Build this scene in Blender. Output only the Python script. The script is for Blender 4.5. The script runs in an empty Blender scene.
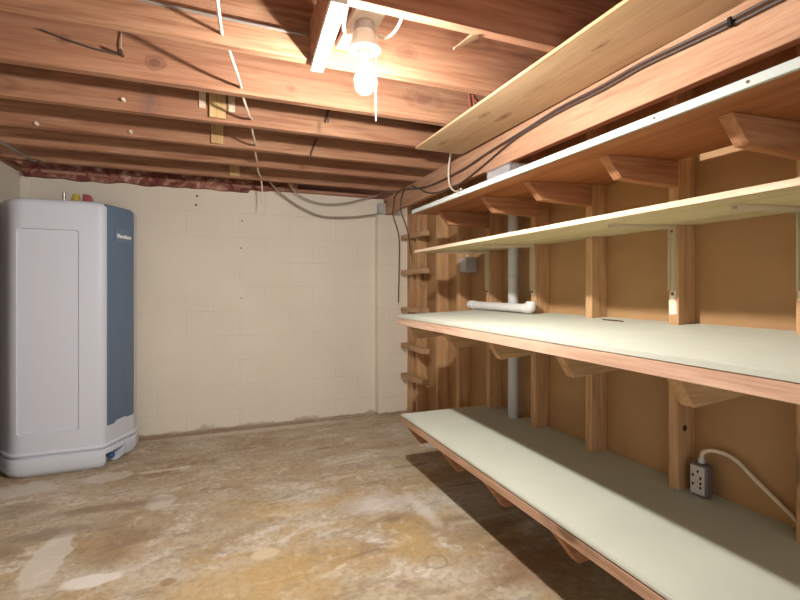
import bpy, bmesh, math, random
from mathutils import Vector, Matrix, noise
random.seed(7)
S = bpy.context.scene
COL = S.collection

# ------------------------------------------------------------------ camera, world, exposure
cam_d = bpy.data.cameras.new('camera')
cam = bpy.data.objects.new('camera', cam_d)
COL.objects.link(cam)
cam.location = (0, 0, 1.15)
cam.rotation_euler = (math.radians(90), 0, math.radians(-21.65))
cam_d.sensor_width = 36
cam_d.lens = 20.86
cam_d.shift_y = -0.015
cam_d.clip_start = 0.02
S.camera = cam

world = bpy.data.worlds.new('world')
S.world = world
world.use_nodes = True
wbg = world.node_tree.nodes['Background']
wbg.inputs[0].default_value = (1.0, 0.98, 0.96, 1)
wbg.inputs[1].default_value = 1.45
BULB_STRENGTH = 3600

S.view_settings.view_transform = 'Standard'
S.view_settings.look = 'None'
S.view_settings.exposure = 0.05
S.view_settings.gamma = 1.0
S.view_settings.use_curve_mapping = False


# ------------------------------------------------------------------ materials
def new_mat(name, rough=0.7, color=(0.5, 0.5, 0.5), metallic=0.0):
    m = bpy.data.materials.new(name)
    m.use_nodes = True
    b = m.node_tree.nodes['Principled BSDF']
    b.inputs['Roughness'].default_value = rough
    b.inputs['Metallic'].default_value = metallic
    b.inputs['Base Color'].default_value = (*color, 1)
    b.inputs['Specular IOR Level'].default_value = 0.3
    return m


class NT:
    """small node helper"""
    def __init__(s, m):
        s.t = m.node_tree
        s.b = s.t.nodes['Principled BSDF']

    def n(s, typ, **kw):
        x = s.t.nodes.new(typ)
        for k, v in kw.items():
            setattr(x, k, v)
        return x

    def l(s, a, b):
        s.t.links.new(a, b)

    def mapping(s, src, scale=(1, 1, 1), loc=(0, 0, 0), rot=(0, 0, 0)):
        x = s.n('ShaderNodeMapping')
        x.inputs['Scale'].default_value = scale
        x.inputs['Location'].default_value = loc
        x.inputs['Rotation'].default_value = rot
        s.l(src, x.inputs['Vector'])
        return x.outputs[0]

    def noise(s, vec, scale=5, detail=4, rough=0.55, dist=0.0):
        x = s.n('ShaderNodeTexNoise')
        x.inputs['Scale'].default_value = scale
        x.inputs['Detail'].default_value = detail
        x.inputs['Roughness'].default_value = rough
        x.inputs['Distortion'].default_value = dist
        s.l(vec, x.inputs['Vector'])
        return x.outputs['Fac']

    def ramp(s, fac, stops):
        x = s.n('ShaderNodeValToRGB')
        e = x.color_ramp.elements
        while len(e) < len(stops):
            e.new(0.5)
        for el, (p, c) in zip(e, stops):
            el.position = p
            el.color = (*c, 1) if len(c) == 3 else c
        s.l(fac, x.inputs[0])
        return x.outputs[0]

    def mix(s, fac, a, b, blend='MIX'):
        x = s.n('ShaderNodeMix', data_type='RGBA', blend_type=blend)
        if isinstance(fac, (int, float)):
            x.inputs[0].default_value = fac
        else:
            s.l(fac, x.inputs[0])
        for sock, v in ((x.inputs[6], a), (x.inputs[7], b)):
            if isinstance(v, tuple):
                sock.default_value = (*v, 1)
            else:
                s.l(v, sock)
        return x.outputs[2]

    def math(s, op, a, b=None, c=None, clamp=False):
        x = s.n('ShaderNodeMath', operation=op)
        x.use_clamp = clamp
        for i, v in enumerate((a, b, c)):
            if v is None:
                continue
            if isinstance(v, (int, float)):
                x.inputs[i].default_value = v
            else:
                s.l(v, x.inputs[i])
        return x.outputs[0]

    def bump(s, h, strength=0.2, dist=0.01):
        x = s.n('ShaderNodeBump')
        x.inputs['Strength'].default_value = strength
        x.inputs['Distance'].default_value = dist
        s.l(h, x.inputs['Height'])
        s.l(x.outputs[0], s.b.inputs['Normal'])


def obj_coord(q, jitter=True):
    tc = q.n('ShaderNodeTexCoord')
    if not jitter:
        return tc.outputs['Object']
    oi = q.n('ShaderNodeObjectInfo')
    v = q.n('ShaderNodeVectorMath', operation='MULTIPLY_ADD')
    q.l(oi.outputs['Random'], v.inputs[0])
    v.inputs[1].default_value = (17, 23, 31)
    q.l(tc.outputs['Object'], v.inputs[2])
    return v.outputs[0]


def wood(name, dark, mid, light, axis='X', grain=1.0, knots=True, rough=0.75, stain=None, contrast=1.0, spots=()):
    m = new_mat(name, rough)
    q = NT(m)
    co = obj_coord(q)
    sc = [14 * grain] * 3
    sc['XYZ'.index(axis)] = 0.9 * grain
    g = q.noise(q.mapping(co, sc), 3.0, 5, 0.6, 0.6)
    w = 0.22 / contrast
    c = q.ramp(g, [(0.5 - w, dark), (0.5, mid), (0.5 + w, light)])
    sc2 = [2.2] * 3
    sc2['XYZ'.index(axis)] = 0.7
    big = q.noise(q.mapping(co, sc2), 1.6, 3)
    c = q.mix(q.ramp(big, [(0.35, (0, 0, 0)), (0.7, (0.55, 0.55, 0.55))]), c, stain or dark)
    fine = [160] * 3
    fine['XYZ'.index(axis)] = 6
    fg = q.noise(q.mapping(co, fine), 1.0, 2)
    c = q.mix(q.ramp(fg, [(0.3, (0.25, 0.25, 0.25)), (0.55, (0, 0, 0))]), c, tuple(0.55 * x for x in dark))
    if knots:
        ks = [4.6] * 3
        ks['XYZ'.index(axis)] = 1.7
        v = q.n('ShaderNodeTexVoronoi')
        q.l(q.mapping(co, ks), v.inputs['Vector'])
        v.inputs['Scale'].default_value = 1.0
        k = q.ramp(v.outputs['Distance'], [(0.07, (0.9, 0.9, 0.9)), (0.12, (0.2, 0.2, 0.2)), (0.17, (0.4, 0.4, 0.4)), (0.26, (0, 0, 0))])
        c = q.mix(k, c, tuple(0.5 * x for x in dark))
    if spots:
        geo = q.n('ShaderNodeNewGeometry')
        wn = q.noise(geo.outputs['Position'], 22, 3)
        for (x, y, z, rx, ry, rz, col, amt) in spots:
            mp = q.mapping(q.mapping(geo.outputs['Position'], (1, 1, 1), (-x, -y, -z)), (1 / rx, 1 / ry, 1 / rz))
            ln = q.n('ShaderNodeVectorMath', operation='LENGTH')
            q.l(mp, ln.inputs[0])
            d = q.math('ADD', ln.outputs['Value'], q.math('MULTIPLY_ADD', wn, 0.8, -0.4))
            c = q.mix(q.ramp(d, [(0.25, (amt,) * 3), (0.5, (amt * 0.45,) * 3), (0.75, (amt * 0.6,) * 3), (1.0, (0,) * 3)]), c, col)
    q.l(c, q.b.inputs['Base Color'])
    q.bump(fg, 0.12, 0.003)
    return m


M = {}
JD, JM, JL, JS = (0.22, 0.095, 0.05), (0.385, 0.20, 0.112), (0.49, 0.285, 0.175), (0.28, 0.115, 0.065)
KN = (0.13, 0.055, 0.035)
M['joist'] = wood('fir_joist_wood', JD, JM, JL, 'X', 1.0, True, stain=JS, spots=(
    (-0.225, 2.08, 2.049, 0.045, 0.05, 0.035, KN, 0.8), (-0.29, 2.475, 2.02, 0.05, 0.05, 0.10, (0.16, 0.085, 0.075), 0.6),
    (0.95, 2.08, 2.08, 0.12, 0.05, 0.07, (0.17, 0.075, 0.05), 0.6), (0.70, 1.68, 2.07, 0.05, 0.05, 0.04, KN, 0.4),
    (-0.53, 2.08, 2.08, 0.03, 0.05, 0.02, KN, 0.7), (0.31, 2.08, 2.03, 0.03, 0.05, 0.02, KN, 0.5)))
M['beam'] = wood('fir_beam_wood', (0.34, 0.17, 0.10), (0.50, 0.285, 0.17), (0.60, 0.38, 0.25), 'Y', 1.0, True, stain=(0.45, 0.24, 0.15))
M['stud'] = wood('stud_wood', (0.36, 0.19, 0.085), (0.56, 0.34, 0.17), (0.66, 0.43, 0.24), 'Z', 1.0, True, stain=(0.46, 0.23, 0.11))
M['bracket'] = wood('bracket_wood', (0.26, 0.11, 0.055), (0.43, 0.21, 0.105), (0.55, 0.31, 0.17), 'X', 1.0, True, stain=(0.32, 0.125, 0.065))
M['tanbracket'] = wood('tan_bracket_wood', (0.30, 0.16, 0.075), (0.50, 0.30, 0.15), (0.60, 0.39, 0.21), 'X', 1.0, True, stain=(0.38, 0.20, 0.10))
M['apron'] = wood('pinkish_lumber', (0.42, 0.24, 0.16), (0.64, 0.42, 0.30), (0.74, 0.54, 0.42), 'Y', 1.0, True, stain=(0.56, 0.34, 0.24))
M['rail'] = wood('brown_edge_lumber', (0.28, 0.15, 0.09), (0.47, 0.285, 0.185), (0.58, 0.38, 0.26), 'Y', 1.2, True, stain=(0.38, 0.21, 0.13))
M['rung'] = wood('rung_wood', (0.34, 0.19, 0.10), (0.54, 0.34, 0.20), (0.64, 0.44, 0.28), 'Y', 1.0, False)
M['block'] = wood('scrap_block_wood', (0.42, 0.25, 0.10), (0.58, 0.38, 0.18), (0.66, 0.46, 0.24), 'Z', 1.0, False)
M['plywood'] = wood('fir_plywood', (0.48, 0.31, 0.15), (0.57, 0.40, 0.225), (0.63, 0.46, 0.28), 'Y', 0.32, True, stain=(0.54, 0.36, 0.19), spots=(
    (1.17, 1.88, 1.962, 0.022, 0.05, 0.05, (0.25, 0.15, 0.07), 0.75), (1.27, 1.86, 1.962, 0.022, 0.075, 0.05, (0.22, 0.12, 0.06), 0.8), (1.18, 2.32, 1.962, 0.025, 0.06, 0.05, (0.30, 0.18, 0.09), 0.7),
    (1.20, 1.20, 1.962, 0.010, 0.05, 0.05, (0.22, 0.12, 0.06), 0.8), (1.22, 1.55, 1.962, 0.03, 0.12, 0.05, (0.38, 0.24, 0.12), 0.5)))
M['plyedge'] = wood('plywood_edge', (0.55, 0.38, 0.24), (0.74, 0.58, 0.42), (0.82, 0.68, 0.53), 'Y', 1.5, False)
M['greenply'] = wood('greenish_plywood', (0.40, 0.30, 0.14), (0.56, 0.46, 0.25), (0.63, 0.54, 0.33), 'Y', 0.4, False, stain=(0.48, 0.37, 0.18))
M['redply'] = wood('reddish_plywood', (0.24, 0.085, 0.035), (0.39, 0.165, 0.07), (0.48, 0.235, 0.105), 'Y', 0.35, False, stain=(0.30, 0.105, 0.045))
M['subfloor'] = wood('dark_subfloor_boards', (0.16, 0.07, 0.045), (0.25, 0.12, 0.08), (0.33, 0.17, 0.11), 'X', 0.8, False)
M['darkwood'] = wood('dark_brown_wood', (0.05, 0.025, 0.015), (0.09, 0.045, 0.025), (0.12, 0.06, 0.035), 'Z', 1, False)
M['sill'] = wood('sill_wood', (0.28, 0.12, 0.08), (0.42, 0.22, 0.15), (0.52, 0.30, 0.22), 'X', 1, False)


def painted(name, col, wear=(0.45, 0.40, 0.30), rough=0.55, spots=0.5, axis=None):
    m = new_mat(name, rough)
    q = NT(m)
    co = obj_coord(q)
    n1 = q.noise(co, 3, 4)
    c = q.ramp(n1, [(0.3, tuple(x * 0.9 for x in col)), (0.7, col)])
    sp = q.noise(co, 38, 3, 0.7)
    c = q.mix(q.ramp(sp, [(0.70, (0, 0, 0)), (0.76, (spots, spots, spots))]), c, wear)
    sp2 = q.noise(q.mapping(co, (9, 2.5, 9)), 3, 3, 0.7)
    c = q.mix(q.ramp(sp2, [(0.66, (0, 0, 0)), (0.8, (spots * 0.5,) * 3)]), c, wear)
    q.l(c, q.b.inputs['Base Color'])
    q.bump(sp, 0.08, 0.002)
    return m


M['greenpaint'] = painted('pale_green_paint', (0.55, 0.565, 0.475))
M['greenedge'] = painted('worn_green_paint_edge', (0.54, 0.55, 0.47), (0.36, 0.27, 0.18), 0.6, 0.9)
M['whitestrip'] = painted('white_paint_strip', (0.47, 0.50, 0.47), (0.3, 0.28, 0.24), 0.5, 0.3)
M['whiteboard'] = painted('white_painted_board', (0.80, 0.76, 0.68), (0.5, 0.4, 0.3), 0.5, 0.3)


def hardboard():
    m = new_mat('brown_hardboard_panel', 0.6)
    q = NT(m)
    co = obj_coord(q, False)
    n1 = q.noise(q.mapping(co, (2, 1.2, 2)), 1.8, 4)
    c = q.ramp(n1, [(0.3, (0.36, 0.20, 0.088)), (0.7, (0.46, 0.275, 0.128))])
    n2 = q.noise(co, 220, 2)
    c = q.mix(q.ramp(n2, [(0.4, (0.18, 0.18, 0.18)), (0.6, (0, 0, 0))]), c, (0.22, 0.11, 0.045))
    q.l(c, q.b.inputs['Base Color'])
    q.bump(n2, 0.05, 0.001)
    return m


M['hardboard'] = hardboard()


def blockwall():
    m = new_mat('cream_painted_block', 0.65)
    q = NT(m)
    geo = q.n('ShaderNodeNewGeometry')
    sep = q.n('ShaderNodeSeparateXYZ')
    q.l(geo.outputs['Position'], sep.inputs[0])
    cmb = q.n('ShaderNodeCombineXYZ')
    q.l(q.math('ADD', sep.outputs[0], q.math('MULTIPLY', sep.outputs[1], 1.0)), cmb.inputs[0])
    q.l(q.math('ADD', sep.outputs[2], 0.054), cmb.inputs[1])
    nz = q.noise(geo.outputs['Position'], 9, 3)
    off = q.n('ShaderNodeVectorMath', operation='MULTIPLY_ADD')
    q.l(nz, off.inputs[0])
    off.inputs[1].default_value = (0.006, 0.006, 0)
    q.l(cmb.outputs[0], off.inputs[2])
    br = q.n('ShaderNodeTexBrick')
    br.inputs['Scale'].default_value = 1.0
    br.inputs['Brick Width'].default_value = 0.4064
    br.inputs['Row Height'].default_value = 0.2032
    br.inputs['Mortar Size'].default_value = 0.0045
    br.inputs['Mortar Smooth'].default_value = 0.9
    q.l(off.outputs[0], br.inputs['Vector'])
    mort = br.outputs['Fac']
    n1 = q.noise(geo.outputs['Position'], 2.2, 4)
    c = q.ramp(n1, [(0.3, (0.72, 0.66, 0.55)), (0.7, (0.77, 0.71, 0.60))])
    vis = q.noise(geo.outputs['Position'], 3.3, 2)
    mm = q.math('MULTIPLY', mort, q.ramp(vis, [(0.38, (0.0,) * 3), (0.65, (0.26,) * 3)]))
    c = q.mix(mm, c, (0.33, 0.27, 0.19))
    # rough white mineral bloom and dirt along the bottom course
    zb = q.math('MULTIPLY_ADD', q.noise(geo.outputs['Position'], 7, 4), -0.16, sep.outputs[2])
    c = q.mix(q.ramp(q.math('ADD', zb, 0.10), [(0.015, (0.6,) * 3), (0.04, (0,) * 3)]), c, (0.34, 0.25, 0.16))
    q.l(c, q.b.inputs['Base Color'])
    fine = q.noise(geo.outputs['Position'], 60, 4)
    h = q.math('MULTIPLY_ADD', mort, -0.8, q.math('MULTIPLY', fine, 0.25))
    q.bump(h, 0.22, 0.005)
    return m


M['block_wall'] = blockwall()


def floor_mat():
    m = new_mat('stained_concrete_floor', 0.6)
    q = NT(m)
    geo = q.n('ShaderNodeNewGeometry')
    P = geo.outputs['Position']
    sep = q.n('ShaderNodeSeparateXYZ')
    q.l(P, sep.inputs[0])
    st = q.mapping(P, (0.75, 1.15, 1), (3.1, 0.4, 0), (0, 0, 0.25))
    n1 = q.noise(st, 2.1, 6, 0.62, 0.4)
    c = q.ramp(n1, [(0.28, (0.25, 0.17, 0.10)), (0.40, (0.37, 0.275, 0.17)), (0.52, (0.45, 0.37, 0.26)), (0.70, (0.56, 0.51, 0.43))])
    # yellow ochre areas
    n2 = q.noise(q.mapping(P, (0.9, 1.5, 1), (7, 2, 0)), 2.4, 5, 0.6, 0.3)
    near = q.ramp(q.math('MULTIPLY_ADD', sep.outputs[1], -0.3, 1.15), [(0.1, (0.25,) * 3), (0.6, (0.95,) * 3)])
    yf = q.math('MULTIPLY', q.ramp(n2, [(0.47, (0,) * 3), (0.60, (0.7,) * 3)]), near)
    c = q.mix(yf, c, (0.45, 0.30, 0.135))
    # grey white scuffs
    n3 = q.noise(q.mapping(P, (1.2, 1.8, 1), (1, 9, 0)), 3.2, 7, 0.7, 0.5)
    c = q.mix(q.ramp(n3, [(0.53, (0,) * 3), (0.66, (0.7,) * 3)]), c, (0.72, 0.67, 0.60))
    # dark streaks
    n4 = q.noise(q.mapping(P, (1.0, 3.4, 1), (4, 4, 0), (0, 0, 0.12)), 2.6, 6, 0.65, 0.3)
    c = q.mix(q.ramp(n4, [(0.56, (0,) * 3), (0.70, (0.7,) * 3)]), c, (0.16, 0.11, 0.075))
    # fine mottling
    n5 = q.noise(P, 34, 5, 0.7)
    c = q.mix(q.ramp(n5, [(0.36, (0.45,) * 3), (0.54, (0,) * 3)]), c, (0.20, 0.135, 0.075))
    n6 = q.noise(P, 14, 6, 0.75, 0.6)
    c = q.mix(q.ramp(n6, [(0.57, (0,) * 3), (0.68, (0.6,) * 3)]), c, (0.66, 0.61, 0.53))
    # worn patches with a shape of their own
    wob = q.noise(P, 9, 4)

    def patch(c, cx, cy, rx, ry, ang, col, amt, soft=0.35):
        mp = q.mapping(P, (1, 1, 1), (-cx, -cy, 0))
        rt = q.mapping(mp, (1 / rx, 1 / ry, 0), (0, 0, 0), (0, 0, -ang))
        ln = q.n('ShaderNodeVectorMath', operation='LENGTH')
        q.l(rt, ln.inputs[0])
        d = q.math('ADD', ln.outputs['Value'], q.math('MULTIPLY_ADD', wob, 1.1, -0.55))
        f = q.ramp(d, [(1 - soft, (amt,) * 3), (1.0, (0,) * 3)])
        return q.mix(f, c, col)
    W = (0.62, 0.57, 0.50)
    for a in ((-0.66, 2.38, 0.075, 0.27, -0.28, W, 0.75, 0.15), (-0.75, 2.62, 0.25, 0.08, 0.3, (0.20, 0.145, 0.105), 0.6, 0.6), (-0.88, 2.5, 0.12, 0.10, 0.0, (0.22, 0.155, 0.11), 0.6, 0.7), (-0.42, 2.30, 0.10, 0.14, 0.3, (0.26, 0.18, 0.11), 0.55, 0.7), (-0.45, 2.14, 0.13, 0.05, 0.3, (0.70, 0.66, 0.60), 0.85, 0.2),
              (-0.27, 2.78, 0.08, 0.11, 0, W, 0.7, 0.3), (-0.62, 3.27, 0.15, 0.09, 0, W, 0.6, 0.15),
              (-1.05, 3.24, 0.2, 0.12, 0.4, W, 0.7, 0.3), (-0.30, 3.27, 0.22, 0.03, 0.1, (0.66, 0.6, 0.5), 0.7, 0.5),
              (0.80, 2.35, 0.22, 0.16, 0.2, (0.66, 0.63, 0.60), 0.6, 0.7), (1.00, 2.20, 0.05, 0.25, 0.55, (0.72, 0.68, 0.62), 0.6, 0.7),
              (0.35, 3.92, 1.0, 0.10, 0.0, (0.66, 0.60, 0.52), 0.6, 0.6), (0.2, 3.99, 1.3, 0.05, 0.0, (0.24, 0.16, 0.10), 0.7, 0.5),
              (-0.55, 2.82, 0.40, 0.06, 0.35, (0.20, 0.14, 0.10), 0.55, 0.6), (-0.35, 2.45, 0.16, 0.11, 0.5, (0.24, 0.16, 0.10), 0.5, 0.7),
              (-0.95, 2.95, 0.2, 0.10, 0.3, (0.22, 0.155, 0.10), 0.5, 0.7), (0.1, 1.9, 0.5, 0.25, 0.2, (0.46, 0.29, 0.09), 0.55, 0.7),
              (0.38, 2.45, 0.4, 0.10, 0.1, (0.50, 0.32, 0.11), 0.45, 0.7), (0.83, 1.95, 0.14, 0.20, 0.1, (0.50, 0.34, 0.13), 0.4, 0.7),
              (0.2, 2.08, 0.07, 0.05, 0.1, (0.62, 0.52, 0.36), 0.8, 0.3), (1.35, 2.0, 0.35, 0.02, 0.15, (0.60, 0.52, 0.42), 0.6, 0.6),
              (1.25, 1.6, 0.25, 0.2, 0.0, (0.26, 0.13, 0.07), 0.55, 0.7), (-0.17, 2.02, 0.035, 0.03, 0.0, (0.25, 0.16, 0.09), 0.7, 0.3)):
        c = patch(c, *a)
    # ring mark left by a pipe
    mp = q.mapping(P, (1, 1, 0), (-0.86, -1.755, 0))
    ln = q.n('ShaderNodeVectorMath', operation='LENGTH')
    q.l(mp, ln.inputs[0])
    d = q.math('ABSOLUTE', q.math('SUBTRACT', ln.outputs['Value'], 0.046))
    c = q.mix(q.ramp(d, [(0.002, (0.55,) * 3), (0.006, (0,) * 3)]), c, (0.20, 0.14, 0.10))
    q.l(c, q.b.inputs['Base Color'])
    q.l(q.ramp(n3, [(0.4, (0.45,) * 3), (0.7, (0.75,) * 3)]), q.b.inputs['Roughness'])
    q.bump(q.math('ADD', q.math('MULTIPLY', n5, 0.5), n6), 0.35, 0.008)
    return m


M['floor'] = floor_mat()
M['heater'] = new_mat('light_grey_plastic', 0.42, (0.61, 0.65, 0.735))
M['heater_base'] = new_mat('light_grey_moulded_plastic', 0.45, (0.60, 0.64, 0.72))
M['blue'] = new_mat('slate_blue_plastic', 0.4, (0.125, 0.185, 0.275))
M['letter'] = new_mat('white_lettering', 0.5, (0.85, 0.86, 0.88))
M['badge'] = new_mat('slate_blue_badge', 0.45, (0.15, 0.215, 0.31))
M['valve'] = new_mat('blue_valve_plastic', 0.4, (0.05, 0.12, 0.28))
M['brass'] = new_mat('brass', 0.35, (0.55, 0.38, 0.14), 0.9)
M['yellow'] = new_mat('yellow_tag_plastic', 0.5, (0.55, 0.42, 0.08))
M['red'] = new_mat('dull_red_plastic', 0.5, (0.36, 0.08, 0.09))
M['steel'] = new_mat('galvanised_steel', 0.35, (0.55, 0.55, 0.55), 0.9)
M['greybox'] = new_mat('grey_painted_metal', 0.5, (0.46, 0.46, 0.47), 0.2)
M['tapcase'] = new_mat('dark_grey_metal_case', 0.5, (0.16, 0.135, 0.125), 0.2)
M['tapface'] = new_mat('pale_grey_outlet_face', 0.5, (0.52, 0.49, 0.47))
M['black'] = new_mat('black_hole', 0.8, (0.012, 0.01, 0.009))
M['cordbeige'] = new_mat('beige_cord', 0.5, (0.66, 0.54, 0.40))
M['cablewhite'] = new_mat('off_white_cable', 0.5, (0.74, 0.66, 0.54))
M['cablegrey'] = new_mat('grey_cable', 0.55, (0.33, 0.29, 0.24))
M['cabledark'] = new_mat('dark_brown_cable', 0.55, (0.085, 0.06, 0.05))
M['conduit'] = new_mat('grey_conduit', 0.5, (0.22, 0.19, 0.17), 0.2)
M['porcelain'] = new_mat('white_porcelain', 0.3, (0.80, 0.77, 0.70))
M['tanmetal'] = new_mat('cream_enamelled_metal', 0.45, (0.62, 0.53, 0.37), 0.1)
M['nail'] = new_mat('rusty_nail', 0.6, (0.10, 0.06, 0.045), 0.5)
M['palepeg'] = new_mat('pale_cut_peg', 0.6, (0.75, 0.65, 0.52))
M['pvc'] = painted('off_white_pvc', (0.66, 0.645, 0.63), (0.4, 0.37, 0.34), 0.4, 0.3)
M['pvcdark'] = painted('grey_pvc', (0.55, 0.545, 0.54), (0.34, 0.32, 0.30), 0.45, 0.3)
M['wirered'] = new_mat('red_wire', 0.5, (0.5, 0.12, 0.10))


def insulation_mat():
    m = new_mat('kraft_faced_insulation', 0.8)
    q = NT(m)
    co = obj_coord(q, False)
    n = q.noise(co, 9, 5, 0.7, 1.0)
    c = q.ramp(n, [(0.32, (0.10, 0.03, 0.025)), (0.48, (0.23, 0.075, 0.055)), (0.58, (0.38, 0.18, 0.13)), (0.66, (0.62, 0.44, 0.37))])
    q.l(c, q.b.inputs['Base Color'])
    return m


M['insul'] = insulation_mat()


def clear_plastic():
    m = new_mat('clear_plastic', 0.3, (0.62, 0.63, 0.64))
    b = m.node_tree.nodes['Principled BSDF']
    b.inputs['Alpha'].default_value = 0.13
    return m


M['clear'] = clear_plastic()


def bulb_mat():
    m = new_mat('glowing_bulb_glass', 0.3, (1, 1, 1))
    b = m.node_tree.nodes['Principled BSDF']
    b.inputs['Emission Color'].default_value = (1.0, 0.96, 0.91, 1)
    b.inputs['Emission Strength'].default_value = BULB_STRENGTH
    return m


M['bulb'] = bulb_mat()
M['bulbneck'] = new_mat('frosted_bulb_neck', 0.4, (0.9, 0.88, 0.84))
M['bulbneck'].node_tree.nodes['Principled BSDF'].inputs['Emission Color'].default_value = (1.0, 0.96, 0.91, 1)
M['bulbneck'].node_tree.nodes['Principled BSDF'].inputs['Emission Strength'].default_value = 25


# ------------------------------------------------------------------ mesh helpers
class MB:
    def __init__(s):
        s.bm = bmesh.new()

    def poly_prism(s, pts_a, pts_b):
        va = [s.bm.verts.new(p) for p in pts_a]
        vb = [s.bm.verts.new(p) for p in pts_b]
        n = len(va)
        s.bm.faces.new(va)
        s.bm.faces.new(list(reversed(vb)))
        for i in range(n):
            j = (i + 1) % n
            s.bm.faces.new((va[j], va[i], vb[i], vb[j]))
        return s

    def box(s, x0, x1, y0, y1, z0, z1):
        a = [(x0, y0, z0), (x1, y0, z0), (x1, y1, z0), (x0, y1, z0)]
        b = [(x, y, z1) for x, y, _ in a]
        return s.poly_prism(a, b)

    def ext_y(s, xz, y0, y1):
        return s.poly_prism([(x, y0, z) for x, z in xz], [(x, y1, z) for x, z in xz])

    def ext_z(s, xy, z0, z1):
        f0 = z0 if callable(z0) else (lambda x, y: z0)
        f1 = z1 if callable(z1) else (lambda x, y: z1)
        return s.poly_prism([(x, y, f0(x, y)) for x, y in xy], [(x, y, f1(x, y)) for x, y in xy])

    def tube(s, path, r, seg=8, smooth=4, cap=True):
        pts = [Vector(p) for p in path]
        if smooth > 1 and len(pts) > 2:
            ex = [pts[0] * 2 - pts[1]] + pts + [pts[-1] * 2 - pts[-2]]
            out = []
            for i in range(1, len(ex) - 2):
                p0, p1, p2, p3 = ex[i - 1:i + 3]
                for k in range(smooth):
                    t = k / smooth
                    out.append(0.5 * ((2 * p1) + (p2 - p0) * t + (2 * p0 - 5 * p1 + 4 * p2 - p3) * t * t + (3 * p1 - p0 - 3 * p2 + p3) * t ** 3))
            out.append(pts[-1])
            pts = out
        rings = []
        up = None
        for i, p in enumerate(pts):
            d = (pts[min(i + 1, len(pts) - 1)] - pts[max(i - 1, 0)]).normalized()
            if up is None:
                up = d.orthogonal().normalized()
            up = (up - d * up.dot(d)).normalized()
            sd = d.cross(up)
            rr = r(i / (len(pts) - 1)) if callable(r) else r
            rings.append([s.bm.verts.new(p + (up * math.cos(a) + sd * math.sin(a)) * rr) for a in [2 * math.pi * k / seg for k in range(seg)]])
        for a, b in zip(rings, rings[1:]):
            for k in range(seg):
                f = s.bm.faces.new((a[k], a[(k + 1) % seg], b[(k + 1) % seg], b[k]))
                f.smooth = True
        if cap:
            s.bm.faces.new(list(reversed(rings[0])))
            s.bm.faces.new(rings[-1])
        return s

    def lathe(s, prof, c=(0, 0, 0), seg=24):
        """profile of (radius, z) from one end to the other; closed with caps"""
        rings = []
        for r, z in prof:
            rings.append([s.bm.verts.new((c[0] + max(r, 1e-4) * math.cos(2 * math.pi * k / seg), c[1] + max(r, 1e-4) * math.sin(2 * math.pi * k / seg), c[2] + z)) for k in range(seg)])
        for a, b in zip(rings, rings[1:]):
            for k in range(seg):
                f = s.bm.faces.new((a[k], a[(k + 1) % seg], b[(k + 1) % seg], b[k]))
                f.smooth = True
        s.bm.faces.new(list(reversed(rings[0])))
        s.bm.faces.new(rings[-1])
        return s

    def build(s, name, mat, parent=None, bevel=0.0, seg=1, origin=None, local=False):
        bm = s.bm
        bmesh.ops.recalc_face_normals(bm, faces=bm.faces)
        if bevel:
            ed = [e for e in bm.edges if e.is_manifold and e.calc_face_angle(0) > 0.5]
            bmesh.ops.bevel(bm, geom=ed, offset=bevel, segments=seg, affect='EDGES', clamp_overlap=True, profile=0.5)
            if seg > 1:
                for f in bm.faces:
                    f.smooth = True
        me = bpy.data.meshes.new(name)
        xs = [v.co for v in bm.verts]
        if origin is None:
            origin = Vector(((min(v.x for v in xs) + max(v.x for v in xs)) / 2, (min(v.y for v in xs) + max(v.y for v in xs)) / 2, min(v.z for v in xs)))
        else:
            origin = Vector(origin)
        bmesh.ops.translate(bm, verts=bm.verts, vec=-origin)
        bm.to_mesh(me)
        bm.free()
        me.set_sharp_from_angle(angle=math.radians(38))
        me.materials.append(mat)
        o = bpy.data.objects.new(name, me)
        COL.objects.link(o)
        if parent is not None:
            o.parent = parent
            base = Vector(parent.location)
            q = parent.parent
            while q is not None:
                base += Vector(q.location)
                q = q.parent
            o.location = origin - base
        else:
            o.location = origin
        return o


def tag(o, label, cat, group=None, kind=None):
    o['label'] = label
    o['category'] = cat
    if group:
        o['group'] = group
    if kind:
        o['kind'] = kind
    return o


def struct(o):
    o['kind'] = 'structure'
    return o


def empty(name, loc, label, cat, group=None):
    o = bpy.data.objects.new(name, None)
    o.empty_display_size = 0.05
    o.location = loc
    COL.objects.link(o)
    return tag(o, label, cat, group)


def boolean_cut(o, cutters):
    for c in cutters:
        md = o.modifiers.new('cut', 'BOOLEAN')
        md.operation = 'DIFFERENCE'
        md.object = c
        md.solver = 'EXACT'
    bpy.context.view_layer.update()
    dg = bpy.context.evaluated_depsgraph_get()
    me = bpy.data.meshes.new_from_object(o.evaluated_get(dg))
    o.modifiers.clear()
    o.data = me
    for c in cutters:
        bpy.data.objects.remove(c)


def round_poly(pts, rad, seg=6):
    out = []
    n = len(pts)
    for i in range(n):
        p = Vector(pts[i]); a = Vector(pts[i - 1]); b = Vector(pts[(i + 1) % n])
        r = rad[i] if isinstance(rad, (list, tuple)) else rad
        if r <= 0:
            out.append(tuple(p)); continue
        da = (a - p).normalized(); db = (b - p).normalized()
        ang = da.angle(db)
        t = r / math.tan(ang / 2)
        p1 = p + da * t; p2 = p + db * t
        for k in range(seg + 1):
            u = k / seg
            q = p1 * (1 - u) ** 2 + p * 2 * u * (1 - u) + p2 * u * u
            out.append(tuple(q))
    return out


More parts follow.
